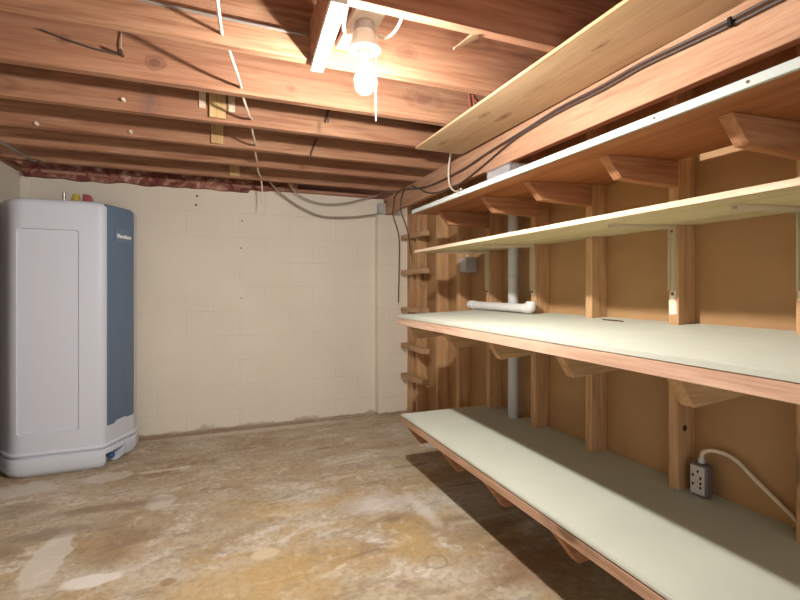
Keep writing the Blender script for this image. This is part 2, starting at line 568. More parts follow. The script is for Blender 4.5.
# ------------------------------------------------------------------ the room shell
WY = 4.08          # near face of the back wall
WX = 1.745         # face of the brown panels
SX = 1.65          # front of the studs
ZT = 1.976         # top of the block wall, underside of the joists
struct(MB().box(-1.5, 1.95, -1.6, 4.3, -0.1, 0).build('floor', M['floor'], origin=(0, 0, 0)))
struct(MB().box(-1.5, 1.95, -1.6, 4.3, 2.21, 2.24).build('ceiling', M['subfloor'], origin=(0, 0, 2.21)))
struct(MB().box(-1.5, 1.95, WY, 4.28, 0, ZT).build('wall_back', M['block_wall'], origin=(0, WY, 0)))
struct(MB().box(-1.5, -1.30, -1.6, WY, 0, ZT).build('wall_left', M['block_wall'], origin=(-1.3, 0, 0)))
struct(MB().box(WX, WX + 0.012, -1.6, 3.985, 0, ZT).build('wall_right', M['hardboard'], origin=(WX, 0, 0)))
# holes and nail marks in the painted block wall
pil = MB().box(1.37, 1.66, 4.0, WY, 0, 1.8235).build('wall_pilaster', M['block_wall'], bevel=0.006, origin=(1.5, 4.0, 0))
struct(pil)
for (x, z, r) in ((-0.142, 1.892, 0.009), (-0.15, 1.819, 0.009), (0.202, 1.709, 0.005), (0.194, 1.483, 0.006), (0.194, 1.067, 0.005)):
    pass
HOLES = [(-0.142, 1.892, 0.0085, 'upper round black hole in the cream wall right of the water heater'),
         (-0.15, 1.819, 0.0085, 'lower round black hole in the cream wall right of the water heater'),
         (0.202, 1.709, 0.006, 'rusty nail head high on the middle of the cream wall'),
         (0.194, 1.483, 0.006, 'rusty nail head at mid height on the cream wall'),
         (0.194, 1.067, 0.005, 'rusty nail head lowest on the middle of the cream wall')]
for x, z, r, lab in HOLES:
    b = MB().tube([(x, WY - 0.004, z), (x, WY + 0.01, z)], r, 10, 1)
    hole = 'hole' in lab
    tag(b.build('wall_hole' if hole else 'nail_head', M['black'] if hole else M['nail']), lab, 'hole' if hole else 'nail')

# rim behind the wall top and left sill
struct(MB().box(-1.5, 1.95, 4.20, 4.24, ZT, 2.21).build('trim_1', M['sill'], origin=(0, 4.2, ZT)))
sp = MB().box(-1.29, 1.36, 4.03, 4.19, ZT + 0.001, ZT + 0.03).build('sill_plate', M['sill'], bevel=0.003)
tag(sp, 'reddish sill plate lying along the top of the cream back wall', 'sill plate')
sp = MB().box(-1.46, -1.27, -1.5, 4.02, ZT + 0.001, ZT + 0.038).build('sill_plate', M['sill'], bevel=0.003)
tag(sp, 'sill plate along the top of the left wall above the water heater', 'sill plate')

# crumpled insulation over the back wall
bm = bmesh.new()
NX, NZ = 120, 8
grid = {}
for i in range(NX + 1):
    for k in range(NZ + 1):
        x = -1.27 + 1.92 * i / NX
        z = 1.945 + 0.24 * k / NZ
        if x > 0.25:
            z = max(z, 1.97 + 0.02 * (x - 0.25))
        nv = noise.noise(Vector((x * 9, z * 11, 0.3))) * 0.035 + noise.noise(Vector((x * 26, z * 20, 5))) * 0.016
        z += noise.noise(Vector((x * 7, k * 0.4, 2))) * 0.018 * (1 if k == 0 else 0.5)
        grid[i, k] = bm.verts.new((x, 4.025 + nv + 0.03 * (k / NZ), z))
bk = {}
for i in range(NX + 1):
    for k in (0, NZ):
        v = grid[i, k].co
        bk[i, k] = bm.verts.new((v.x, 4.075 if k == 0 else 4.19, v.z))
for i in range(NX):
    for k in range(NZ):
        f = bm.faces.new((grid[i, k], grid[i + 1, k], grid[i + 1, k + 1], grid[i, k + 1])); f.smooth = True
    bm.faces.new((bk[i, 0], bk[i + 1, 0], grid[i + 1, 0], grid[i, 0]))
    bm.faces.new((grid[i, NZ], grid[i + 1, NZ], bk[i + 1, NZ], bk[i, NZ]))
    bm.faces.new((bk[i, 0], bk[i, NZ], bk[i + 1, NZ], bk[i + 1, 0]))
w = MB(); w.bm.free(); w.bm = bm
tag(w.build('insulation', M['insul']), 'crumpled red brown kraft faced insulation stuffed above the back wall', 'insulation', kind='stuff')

# ------------------------------------------------------------------ joists, beam, studs
JT = 0.04
JY = [-1.12, -0.72, -0.32, 0.08, 0.48, 0.88, 1.28, 1.68, 2.08, 2.475, 2.895, 3.28, 3.68]  # first five are out of view, added only to shade the ceiling ahead
JLAB = ['ceiling joist out of view above and behind the camera'] * 5 + ['nearest ceiling joist, above the camera and the near end of the plywood sheet',
        'ceiling joist just in front of the bulb, its near side dark',
        'brightly lit ceiling joist right behind the bulb, with a grey conduit along it',
        'deep looking ceiling joist with a bent wire on its lit face, second behind the bulb',
        'ceiling joist at the far end of the plywood sheet, carrying two pale wood blocks',
        'ceiling joist one behind the end of the plywood sheet, fourth behind the bulb',
        'ceiling joist second from the back wall',
        'ceiling joist nearest the cream back wall']
joists = []
for y, lab in zip(JY, JLAB):
    b = MB().box(-1.46, 1.90, y, y + JT, ZT, 2.209)
    o = b.build('ceiling_joist', M['joist'], bevel=0.002)
    tag(o, lab, 'joist', 'ceiling joists')
    joists.append(o)

def part(b, name, mat, par, **k):
    return b.build(name, mat, par, **k)

# nails, pegs and wires fixed to the joists
j = joists[8]
part(MB().tube([(-0.341, 2.075, 2.15), (-0.342, 2.070, 2.10), (-0.340, 2.071, 2.062)], 0.0025, 6), 'wire', M['cablegrey'], j)
part(MB().tube([(-0.60, 2.071, 2.10), (-0.50, 2.069, 2.075), (-0.42, 2.069, 2.060), (-0.335, 2.069, 2.052)], 0.0035, 6), 'wire', M['cabledark'], j)
part(MB().tube([(-0.338, 2.03, 2.055), (-0.338, 2.085, 2.055)], 0.006, 8, 1), 'nail', M['nail'], j)
for jj, x, z, y in ((joists[9], -0.397, 2.02, 2.475), (joists[9], -1.05, 2.05, 2.475), (joists[10], -0.85, 1.99, 2.895), (joists[10], -0.43, 2.0, 2.895)):
    part(MB().tube([(x, y - 0.02, z), (x, y + 0.01, z)], 0.008, 8, 1), 'peg', M['palepeg'], jj)
part(MB().tube([(0.502, 2.20, ZT), (0.500, 2.19, 1.955), (0.498, 2.19, 1.94)], 0.004, 6), 'hook', M['nail'], joists[8])
part(MB().tube([(0.795, 1.322, 1.982), (0.765, 1.334, 1.962), (0.725, 1.348, 1.935)], lambda t: 0.011 * (1 - t) + 0.003, 6, 3), 'splinter', M['plyedge'], joists[6])

# beam
bxf = lambda y: 1.379 + 0.0177 * y
bzf = lambda y: 1.786 + 0.0097 * y
beam = MB().poly_prism([(bxf(y) + dx, y, z) for y, dx, z in ((-1.5, 0, bzf(-1.5)), (-1.5, 0.04, bzf(-1.5)), (-1.5, 0.04, ZT - 0.001), (-1.5, 0, ZT - 0.001))],
                       [(bxf(y) + dx, y, z) for y, dx, z in ((4.07, 0, bzf(4.07)), (4.07, 0.04, bzf(4.07)), (4.07, 0.04, ZT - 0.001), (4.07, 0, ZT - 0.001))]).build('beam', M['beam'], bevel=0.003)
tag(beam, 'long heavy wooden beam running over the shelves to the corner pilaster', 'beam')
pad = MB().box(1.384, 1.446, 3.99, 4.07, 1.8245, 1.925).build('metal_bearing_block', M['greybox'], bevel=0.004)
tag(pad, 'small grey metal block beside the beam end on the pilaster', 'metal block')

# plywood sheet under the joists
ply = MB().box(1.083, 1.392, 0.2, 2.485, ZT - 0.014, ZT - 0.0015).build('plywood_sheet', M['plywood'], bevel=0.001)
tag(ply, 'long tan plywood sheet fixed flat under the joists beside the beam', 'plywood sheet')

# studs
SY = [(0.83, 0.872), (1.26, 1.302), (1.70, 1.742), (2.115, 2.157), (2.58, 2.622), (2.988, 3.03), (3.33, 3.372), (3.74, 3.782), (3.85, 3.975)]
SLAB = ['wall stud at the right edge, behind the near ends of the shelves',
        'wall stud with the outlet box standing at its foot',
        'wall stud second from the outlet box, with clear wall panel either side',
        'wall stud just right of the vertical white pipe',
        'wall stud just left of the vertical white pipe',
        'wall stud carrying the small grey junction box',
        'wall stud past the shelf ends, second from the ladder rungs',
        'narrow wall stud behind the right ends of the ladder rungs',
        'wide reddish corner stud beside the cream pilaster']
NOTCH = []
for (a, b), lab in zip(SY, SLAB):
    NOTCH.append((a, b, SX))
    o = MB().box(SX, WX - 0.001, a, b, 0.038, 1.936).build('wall_stud', M['stud'], bevel=0.002)
    tag(o, lab, 'stud', 'wall studs')
STUDS = [o for o in COL.objects if o.name.startswith('wall_stud')]
part(MB().poly_prism([(SX - 0.0008, 1.266, 1.05), (SX - 0.0008, 1.298, 1.045), (SX - 0.0008, 1.300, 1.10), (SX - 0.0008, 1.285, 1.115), (SX - 0.0008, 1.268, 1.095)], [(SX + 0.002, 1.266, 1.05), (SX + 0.002, 1.298, 1.045), (SX + 0.002, 1.300, 1.10), (SX + 0.002, 1.285, 1.115), (SX + 0.002, 1.268, 1.095)]), 'paint_smear', M['palepeg'], STUDS[1])
part(MB().tube([(1.685, 1.2592, 0.608), (1.685, 1.264, 0.608)], 0.012, 12, 1), 'knot', M['nail'], STUDS[1])
bp = MB().ext_z([(SX, -1.5), (WX - 0.001, -1.5), (WX - 0.001, 3.98), (SX, 3.98), (SX, 2.379), (1.70, 2.379), (1.70, 2.311), (SX, 2.311)], 0.0, 0.0375).build('bottom_plate', M['beam'], bevel=0.002)
tag(bp, 'wooden bottom plate on the floor under the wall studs', 'plate')
tp = MB().ext_z([(SX, -1.5), (WX - 0.001, -1.5), (WX - 0.001, 3.98), (SX, 3.98), (SX, 2.379), (1.70, 2.379), (1.70, 2.311), (SX, 2.311)], 1.9365, 1.9745).build('top_plate', M['beam'], bevel=0.002)
tag(tp, 'wooden top plate above the wall studs behind the beam', 'plate')

# ladder rungs on the end studs
RL = ['topmost of the five short wooden rungs nailed to the corner studs',
      'second wooden rung from the top on the corner studs',
      'middle wooden rung on the corner studs, level with the workbench',
      'fourth wooden rung from the top, just under the workbench end',
      'lowest wooden rung on the corner studs']
for z, t, lab in zip((1.612, 1.29, 0.952, 0.624, 0.344), (-0.006, 0.004, 0.01, 0.0, 0.02), RL):
    b = MB().poly_prism([(1.585, 3.49, z - 0.02 + t), (1.649, 3.49, z - 0.02 + t), (1.649, 3.49, z + 0.022 + t), (1.585, 3.49, z + 0.022 + t)],
                        [(1.585, 3.975, z - 0.02), (1.649, 3.975, z - 0.02), (1.649, 3.975, z + 0.022), (1.585, 3.975, z + 0.022)])
    o = b.build('ladder_rung', M['rung'], bevel=0.002)
    tag(o, lab, 'rung', 'ladder rungs on the corner studs')
    for y in (3.76, 3.91):
        part(MB().tube([(1.580, y, z), (1.60, y, z)], 0.004, 6, 1), 'nail', M['nail'], o)

# ------------------------------------------------------------------ shelves
PIPE = (1.665, 2.345)


def notched(x0, xs, y0, y1, extra=(), pipe=True):
    """plan outline: straight front at x0, rear at xs notched around the studs"""
    cuts = [(a - 0.002, b + 0.002, SX - 0.002) for a, b, _ in NOTCH if a > y0 and b < y1]
    if pipe:
        cuts.append((PIPE[1] - 0.036, PIPE[1] + 0.036, PIPE[0] - 0.036))
    cuts.sort()
    pts = [(x0, y0), (xs, y0)]
    for a, b, x in cuts:
        if b > y0 and a < y1:
            pts += [(xs, a), (x, a), (x, b), (xs, b)]
    pts += [(xs, y1), (x0, y1)]
    return pts


Y0 = -0.35
BR = [(0.83, 0.872), (1.26, 1.302), (1.70, 1.742), (2.115, 2.157), (2.58, 2.622)]
XR = WX - 0.002

# lowest shelf
sh = empty('storage_shelf', (1.4, 1.2, 0.2), 'lowest shelf, long pale green board just above the floor on wood brackets', 'shelf')
zf = lambda x, y: 0.374
part(MB().ext_z(notched(1.068, XR, Y0, 2.652), lambda x, y: zf(x, y) - 0.018, zf), 'shelf_board', M['greenpaint'], sh)
part(MB().box(1.060, 1.0675, Y0, 2.654, 0.3625, 0.3735), 'edge_strip', M['greenedge'], sh, bevel=0.001)
part(MB().box(1.062, 1.102, Y0, 2.652, 0.319, 0.3555), 'edge_rail', M['rail'], sh, bevel=0.002)
for a, b in BR:
    part(MB().ext_y([(1.103, 0.355), (1.103, 0.318), (1.070, 0.318), (1.165, 0.197), (SX - 0.001, 0.232), (SX - 0.001, 0.355)], a, a + 0.04), 'bracket', M['bracket'], sh, bevel=0.0015)

# workbench shelf
wb = empty('workbench', (1.4, 1.2, 0.8), 'deep workbench shelf at waist height, pale green top with pinkish wood front rail', 'workbench')
zb = lambda x, y: 0.985 + (x - 1.05) * 0.038
for (a, b) in ((Y0, 1.4600), (1.4611, 2.663)):
    part(MB().ext_z(notched(1.05, XR, a, b), lambda x, y: zb(x, y) - 0.018, zb), 'top_panel', M['greenpaint'], wb)
part(MB().box(1.040, 1.0495, Y0, 2.665, 0.967, 0.9845), 'edge_strip', M['greenedge'], wb, bevel=0.001)
part(MB().box(1.042, 1.084, Y0, 2.663, 0.925, 0.966), 'front_rail', M['apron'], wb, bevel=0.002)
for a, b in BR:
    part(MB().ext_y([(1.086, 0.966), (1.086, 0.925), (1.147, 0.840), (SX - 0.001, 0.882), (SX - 0.001, 0.988)], a, a + 0.04), 'bracket', M['tanbracket'], wb, bevel=0.0015)

# thin plywood shelf on metal brackets
s2 = empty('storage_shelf', (1.45, 1.2, 1.39), 'thin plywood shelf above the workbench, carried by metal brackets', 'shelf')
z2 = lambda x, y: 1.377 + (x - 1.2) * 0.035
part(MB().ext_z(notched(1.202, XR, Y0, 2.77), z2, lambda x, y: z2(x, y) + 0.018),
     'shelf_board', M['greenply'], s2)
part(MB().box(1.200, 1.2018, Y0, 2.77, 1.3775, 1.3945), 'edge_face', M['plyedge'], s2)
for yc in (0.851, 1.281, 2.136, 2.601):
    z1 = 1.3925
    arm = MB()
    for ya, yb, za, zb_ in ((-0.014, 0.014, -0.0035, -0.0005), (-0.012, -0.009, -0.015, -0.0036), (0.009, 0.012, -0.015, -0.0036)):
        arm.ext_y([(1.33, z2(1.33, 0) + za), (SX - 0.003, z2(SX, 0) + za), (SX - 0.003, z2(SX, 0) + zb_), (1.33, z2(1.33, 0) + zb_)], yc + ya, yc + yb)
    p = part(arm, 'metal_bracket', M['tanmetal'], s2, bevel=0.0006)
    part(MB().box(SX - 0.004, SX - 0.001, yc - 0.014, yc + 0.014, 1.11, z1 - 0.004).box(SX - 0.016, SX - 0.004, yc - 0.012, yc - 0.009, 1.14, z1 - 0.016).box(SX - 0.016, SX - 0.004, yc + 0.009, yc + 0.012, 1.14, z1 - 0.016), 'bracket_leg', M['tanmetal'], p, bevel=0.0008)
    for z in (1.37, 1.127):
        part(MB().tube([(SX - 0.007, yc, z), (SX, yc, z)], 0.0055, 8, 1), 'screw', M['nail'], p)

# top shelf
s3 = empty('storage_shelf', (1.45, 1.2, 1.53), 'topmost shelf, reddish plywood with a white painted front strip under the beam', 'shelf')
z3 = lambda x, y: 1.620 + (x - 1.16) * 0.04
z3t = lambda x, y: z3(x, y) + 0.017
part(MB().ext_z([(1.173, Y0), (SX - 0.003, Y0), (SX - 0.003, 1.262), (1.173, 1.262)], z3, z3t), 'shelf_board', M['redply'], s3)
part(MB().ext_z(notched(1.173, XR, 1.264, 2.72), z3, z3t), 'shelf_board', M['redply'], s3)
for a, b in ((Y0, 1.832), (1.834, 2.722)):
    part(MB().box(1.160, 1.1725, a, b, 1.621, 1.646), 'front_strip', M['whitestrip'], s3, bevel=0.0015)
for y in (0.71, 0.96, 1.37, 2.1):
    part(MB().tube([(1.1585, y, 1.634), (1.164, y, 1.634)], 0.004, 8, 1), 'screw_head', M['nail'], s3)
for a, b in BR:
    if abs(a - 2.115) < 0.01:
        a -= 0.042
    part(MB().ext_y([(1.29, z3(1.29, 0) - 0.0005), (1.362, 1.547), (SX - 0.001, 1.540), (SX - 0.001, z3(SX, 0) - 0.0005)], a, a + 0.04), 'bracket', M['bracket'], s3, bevel=0.0015)

# ------------------------------------------------------------------ water heater
wh = empty('water_heater', (-0.893, 3.73, 0), 'tall light grey water heater with a slate blue side panel in the left corner', 'water heater')
fp = [(-1.278, 3.62), (-1.145, 3.425), (-0.66, 3.435), (-0.527, 3.73), (-0.527, 3.88), (-0.66, 4.03), (-1.12, 4.03), (-1.278, 3.88)]
ctr = Vector((-0.893, 3.735))


def inset(pts, d):
    out = []
    for p in pts:
        v = Vector(p) - ctr
        out.append(tuple(ctr + v * (1 - d / v.length)))
    return out


def stack(b, levels, rad, seg=5):
    """loft through (inset, z) levels of the rounded footprint"""
    rings = []
    for d, z in levels:
        rp = round_poly(inset(fp, d), rad, seg)
        rings.append([b.bm.verts.new((x, y, z)) for x, y in rp])
    n = len(rings[0])
    b.bm.faces.new(list(reversed(rings[0])))
    b.bm.faces.new(rings[-1])
    for r0, r1 in zip(rings, rings[1:]):
        for i in range(n):
            f = b.bm.faces.new((r0[i], r0[(i + 1) % n], r1[(i + 1) % n], r1[i]))
            f.smooth = True
    return b


RAD = [0.10, 0.12, 0.06, 0.05, 0.06, 0.07, 0.07, 0.08]
lev = [(0.017, 0.1285), (0.003, 0.131), (0.001, 0.137), (0.004, 0.143), (0.012, 0.152)] + [(0.012, 1.66)] + [(0.012 + 0.035 * (1 - math.cos(a)), 1.66 + 0.04 * math.sin(a)) for a in [math.pi / 2 * k / 6 for k in range(1, 7)]]
body = part(stack(MB(), lev, RAD), 'body', M['heater'], wh)
Yf = 3.4395     # front face of the body
rr = round_poly([(-1.125, 0.25), (-0.792, 0.25), (-0.792, 1.52), (-1.125, 1.52)], 0.03)
rs = round_poly([(-1.113, 0.262), (-0.804, 0.262), (-0.804, 1.508), (-1.113, 1.508)], 0.022)
cut = MB().poly_prism([(x + (x + 0.95) * 0.03, Yf - 0.02, z) for x, z in rr], [(x, Yf + 0.014, z) for x, z in rs]).build('cutter', M['heater'])
boolean_cut(body, [cut])
body.data.set_sharp_from_angle(angle=math.radians(30))

lev = [(0.03, 0.0), (0.012, 0.012), (0.0, 0.035), (0.0, 0.106), (0.004, 0.114), (0.019, 0.117), (0.019, 0.1275)]
base = part(stack(MB(), lev, RAD), 'base', M['heater_base'], wh)
# recess for the drain valve at the foot of the blue side
B = Vector((-0.66, 3.44)); Cc = Vector((-0.527, 3.73))
dv = (Cc - B).normalized(); nv = Vector((dv.y, -dv.x))


def face_pt(s, z, out):
    p = B + dv * s + nv * out
    return (p.x, p.y, z)


prof = [(0.012, -0.01), (0.012, 0.088), (0.215, 0.088), (0.150, 0.0), (0.150, -0.01)]
cut = MB().poly_prism([face_pt(s, z, 0.05) for s, z in prof], [face_pt(s, z, -0.075) for s, z in prof]).build('cutter', M['heater'])
boolean_cut(base, [cut])
base.data.set_sharp_from_angle(angle=math.radians(38))
# drain valve
p0 = face_pt(0.10, 0.05, -0.072); p1 = face_pt(0.10, 0.05, -0.035)
dvl = part(MB().tube([p0, p1], 0.012, 10, 1), 'drain_valve', M['brass'], wh)
part(MB().tube([face_pt(0.10, 0.05, -0.036), face_pt(0.10, 0.05, -0.012)], 0.022, 8, 1), 'valve_handle', M['valve'], dvl, bevel=0.003)

# blue panel
L = (Cc - B).length
out0, out1 = -0.022, -0.004
bpz0, bpz1 = 0.262, 1.690
op = round_poly([(0.034, bpz0), (0.10, bpz0 - 0.004), (0.12, bpz0 + 0.012), (0.22, bpz0 + 0.014), (0.235, bpz0 + 0.004), (L - 0.012, bpz0 + 0.004), (L - 0.012, bpz1), (0.034, bpz1)], [0.012, 0.004, 0.004, 0.004, 0.004, 0.02, 0.05, 0.02])
fpn = part(MB().poly_prism([face_pt(s, z, out1) for s, z in op], [face_pt(s, z, out0) for s, z in op]), 'front_panel', M['blue'], wh, bevel=0.003, seg=2)
# dark joint beside the blue panel
part(MB().poly_prism([face_pt(s, z, -0.012) for s, z in ((0.022, 0.26), (0.033, 0.26), (0.033, 1.69), (0.022, 1.69))], [face_pt(s, z, -0.03) for s, z in ((0.022, 0.26), (0.033, 0.26), (0.033, 1.69), (0.022, 1.69))]), 'panel_joint', M['tapcase'], wh)
bd = round_poly([(0.105, 1.455), (0.285, 1.455), (0.285, 1.548), (0.105, 1.548)], 0.006, 3)
bdg = part(MB().poly_prism([face_pt(s, z, out1 + 0.002) for s, z in bd], [face_pt(s, z, out1 - 0.004) for s, z in bd]), 'badge', M['badge'], fpn)
for s0, s1, z0, z1 in ((0.103, 0.287, 1.545, 1.549), (0.103, 0.287, 1.453, 1.457), (0.103, 0.107, 1.453, 1.549), (0.283, 0.287, 1.453, 1.549)):
    part(MB().poly_prism([face_pt(s, z, out1 + 0.0035) for s, z in ((s0, z0), (s1, z0), (s1, z1), (s0, z1))], [face_pt(s, z, out1) for s, z in ((s0, z0), (s1, z0), (s1, z1), (s0, z1))]), 'badge_edge', M['blue'], fpn)


def text_mesh(txt, size, depth, offset=0.0):
    cu = bpy.data.curves.new('lettering', 'FONT')
    cu.body = txt
    cu.size = size
    cu.extrude = depth
    cu.offset = offset
    cu.align_x = 'CENTER'
    cu.align_y = 'CENTER'
    t = bpy.data.objects.new('lettering', cu)
    COL.objects.link(t)
    bpy.context.view_layer.update()
    me = bpy.data.meshes.new_from_object(t.evaluated_get(bpy.context.evaluated_depsgraph_get()))
    bpy.data.objects.remove(t)
    return me


me = text_mesh('Marathon', 0.037, 0.0015, 0.0012)
me.materials.clear()
me.materials.append(M['letter'])
lo = bpy.data.objects.new('lettering', me)
COL.objects.link(lo)
lo.parent = fpn
xa = Vector((dv.x, dv.y, 0)); za = Vector((nv.x, nv.y, 0)); ya = Vector((0, 0, 1))
mt = Matrix((xa, ya, za)).transposed().to_4x4()
mt.translation = Vector(face_pt(0.195, 1.497, out1 + 0.0036)) - (Vector(fpn.location) + Vector(wh.location))
lo.matrix_local = mt

# fittings on the top
pst = part(MB().lathe([(0.011, 1.698), (0.011, 1.79), (0.008, 1.793)], (-0.947, 3.72, 0), 14), 'pipe_stub', M['steel'], wh)
yt = part(MB().lathe([(0.028, 1.698), (0.028, 1.76), (0.022, 1.763), (0.022, 1.782), (0.010, 1.784)], (-0.879, 3.72, 0), 8), 'yellow_fitting', M['yellow'], wh, bevel=0.001)
yt['label'] = 'yellow fitting'
rt = part(MB().ext_y([(-0.836, 1.698), (-0.786, 1.698), (-0.784, 1.752), (-0.796, 1.783), (-0.838, 1.787), (-0.842, 1.74)], 3.70, 3.745), 'red_cap', M['red'], wh, bevel=0.006, seg=2)
rt['label'] = 'dull red cap'

# dark board at the left wall
db = MB().box(-1.299, -1.2815, 3.25, 3.735, 0.001, 1.69).build('wooden_board', M['darkwood'], bevel=0.002)
tag(db, 'dark brown board standing against the left wall beside the water heater', 'board')

# ------------------------------------------------------------------ lamp and things under the joists
LX, LY = 0.462, 1.485
mb_ = MB().box(0.412, 0.512, 1.3205, 1.6795, 2.035, 2.060).build('lamp_mounting_board', M['whiteboard'], bevel=0.002)
tag(mb_, 'pale board between two joists that the bare bulb lamp hangs from', 'board')
lamp = empty('ceiling_lamp', (LX, LY, 1.77), 'bare glowing bulb in a white porcelain lampholder under the joists', 'lamp')
part(MB().lathe([(0.032, 2.034), (0.034, 2.03), (0.036, 2.008), (0.034, 2.006)], (LX, LY, 0), 24), 'junction_box', M['greybox'], lamp)
part(MB().lathe([(0.034, 2.005), (0.040, 1.99), (0.051, 1.960), (0.0565, 1.952), (0.0565, 1.946), (0.054, 1.943), (0.022, 1.942), (0.020, 1.930), (0.016, 1.928)], (LX, LY, 0), 32), 'lampholder', M['porcelain'], lamp)
part(MB().lathe([(0.013, 1.9275), (0.0135, 1.905), (0.016, 1.898), (0.026, 1.876), (0.0335, 1.852), (0.0338, 1.842), (0.0325, 1.836)], (LX, LY, 0), 28), 'bulb_neck', M['bulbneck'], lamp)
part(MB().lathe([(0.0315, 1.8355), (0.0312, 1.828), (0.0285, 1.817), (0.023, 1.808), (0.014, 1.802), (0.001, 1.8005)], (LX, LY, 0), 28), 'bulb', M['bulb'], lamp)
part(MB().tube([(LX + 0.040, LY, 1.944), (LX + 0.041, LY - 0.002, 1.88), (LX + 0.040, LY, 1.80), (LX + 0.041, LY, 1.715)], 0.0018, 6), 'pull_chain', M['palepeg'], lamp)

wsb = MB().poly_prism([(0.300, 1.282, ZT - 0.02), (0.349, 1.282, ZT - 0.02), (0.349, 1.282, ZT - 0.0015), (0.300, 1.282, ZT - 0.0015)],
                      [(0.325, 1.722, ZT - 0.02), (0.372, 1.722, ZT - 0.02), (0.372, 1.722, ZT - 0.0015), (0.325, 1.722, ZT - 0.0015)]).build('wooden_strip', M['whiteboard'], bevel=0.0015)
tag(wsb, 'narrow white painted wood strip nailed across two joists left of the bulb', 'wood strip')
bl = MB().box(0.316, 0.352, 1.3205, 1.6795, ZT + 0.001, 2.12).build('wooden_blocking', M['joist'], bevel=0.002)
tag(bl, 'short blocking board between the two joists above the white strip', 'blocking')

ca = MB().tube([(0.385, 1.335, 2.12), (0.378, 1.36, 2.05), (0.375, 1.42, 1.995), (0.390, 1.47, 1.985), (0.413, 1.484, 2.003)], 0.0065, 8, 6).build('lamp_cable', M['cablewhite'])
tag(ca, 'white cable looping down to the left side of the lampholder', 'cable')
ca = MB().tube([(0.545, 1.335, 2.12), (0.556, 1.36, 2.05), (0.556, 1.42, 2.01), (0.535, 1.47, 1.995), (0.511, 1.486, 2.005)], 0.0055, 8, 6).build('lamp_cable', M['cablewhite'])
tag(ca, 'white cable running down to the right side of the lampholder', 'cable')

cd = MB().tube([(-1.2, 1.672, 2.085), (-0.5, 1.670, 2.07), (0.0, 1.670, 2.060), (0.30, 1.670, 2.056)], 0.0055, 8, 3).build('conduit', M['conduit'])
tag(cd, 'thin grey conduit along the lit joist left of the white strip', 'conduit')

# stapled white cable wandering under the joists
pts = [(-0.02, 1.15, 1.99), (-0.002, 1.33, 1.965), (0.008, 1.50, 1.975), (0.019, 1.675, 2.008), (0.030, 1.70, 2.008), (0.046, 1.76, 1.990), (0.080, 1.93, 1.985), (0.099, 2.075, 2.000), (0.103, 2.10, 2.000), (0.118, 2.18, 1.984), (0.150, 2.36, 1.988), (0.170, 2.47, 2.010), (0.172, 2.50, 2.008),
       (0.180, 2.58, 1.985), (0.205, 2.75, 1.985), (0.222, 2.89, 2.002), (0.223, 2.92, 2.002), (0.228, 3.0, 1.985), (0.245, 3.14, 1.988), (0.258, 3.275, 2.010), (0.260, 3.31, 2.008), (0.272, 3.38, 1.980), (0.295, 3.53, 1.982), (0.319, 3.675, 1.990), (0.324, 3.715, 1.985), (0.333, 3.745, 1.93), (0.336, 3.75, 1.87), (0.333, 3.75, 1.80)]
cb = MB().tube(pts, 0.0055, 8, 5).build('loose_cable', M['cablewhite'])
tag(cb, 'off white cable threaded through the joists and hanging loose before the back wall', 'cable')

# grey cables sagging along the back wall
c1 = MB().tube([(0.33, 3.735, 2.06), (0.42, 3.90, 2.0), (0.518, 3.99, 1.934), (0.668, 4.0, 1.843), (0.858, 4.0, 1.776), (1.109, 4.0, 1.782), (1.32, 4.0, 1.815), (1.40, 3.97, 1.83)], 0.007, 8, 6).build('slack_cable', M['cablegrey'])
tag(c1, 'lower of the two grey cables sagging across the top of the back wall', 'cable', 'slack cables by the back wall')
c2 = MB().tube([(0.45, 3.74, 2.08), (0.55, 3.88, 2.02), (0.643, 3.97, 1.943), (0.823, 3.99, 1.885), (1.018, 3.99, 1.892), (1.249, 3.99, 1.955), (1.36, 3.99, 1.99), (1.44, 3.96, 2.05)], 0.006, 8, 6).build('slack_cable', M['cablegrey'])
tag(c2, 'upper of the two grey cables sagging across the top of the back wall', 'cable', 'slack cables by the back wall')

# dark cables along the beam
c1 = MB().tube([(1.376, 0.5, 1.905), (1.381, 0.765, 1.908), (1.383, 0.881, 1.910), (1.386, 1.052, 1.918), (1.388, 1.206, 1.924), (1.391, 1.382, 1.918), (1.396, 1.649, 1.922), (1.401, 1.917, 1.908), (1.404, 2.095, 1.879), (1.408, 2.302, 1.838), (1.412, 2.545, 1.800), (1.416, 2.755, 1.798), (1.420, 2.997, 1.828), (1.424, 3.20, 1.900), (1.427, 3.35, 1.955)], 0.005, 8, 5).build('beam_cable', M['cabledark'])
tag(c1, 'lower dark cable stapled along the beam and sagging toward the corner', 'cable', 'dark cables on the beam')
c2 = MB().tube([(1.370, 0.5, 1.918), (1.375, 0.789, 1.922), (1.377, 0.895, 1.923), (1.379, 1.052, 1.929), (1.382, 1.206, 1.936), (1.385, 1.392, 1.931), (1.390, 1.623, 1.935), (1.394, 1.876, 1.918), (1.399, 2.195, 1.901), (1.405, 2.545, 1.875), (1.412, 2.997, 1.880), (1.417, 3.30, 1.920), (1.428, 3.55, 1.962), (1.434, 3.72, 1.945), (1.437, 3.78, 1.84), (1.445, 3.80, 1.78), (1.52, 3.86, 1.62), (1.540, 3.90, 1.36), (1.532, 3.90, 1.02)], 0.005, 8, 5).build('beam_cable', M['cabledark'])
tag(c2, 'upper dark cable along the beam that drops down beside the pilaster', 'cable', 'dark cables on the beam')
part(MB().box(1.368, 1.390, 0.883, 0.895, 1.903, 1.929), 'cable_clip', M['black'], c2, bevel=0.002)
c3 = MB().tube([(1.428, 3.50, 1.962), (1.433, 3.58, 1.90), (1.434, 3.60, 1.83), (1.442, 3.60, 1.775), (1.495, 3.60, 1.638), (1.529, 3.60, 1.43)], 0.005, 8, 5).build('hanging_cable', M['cabledark'])
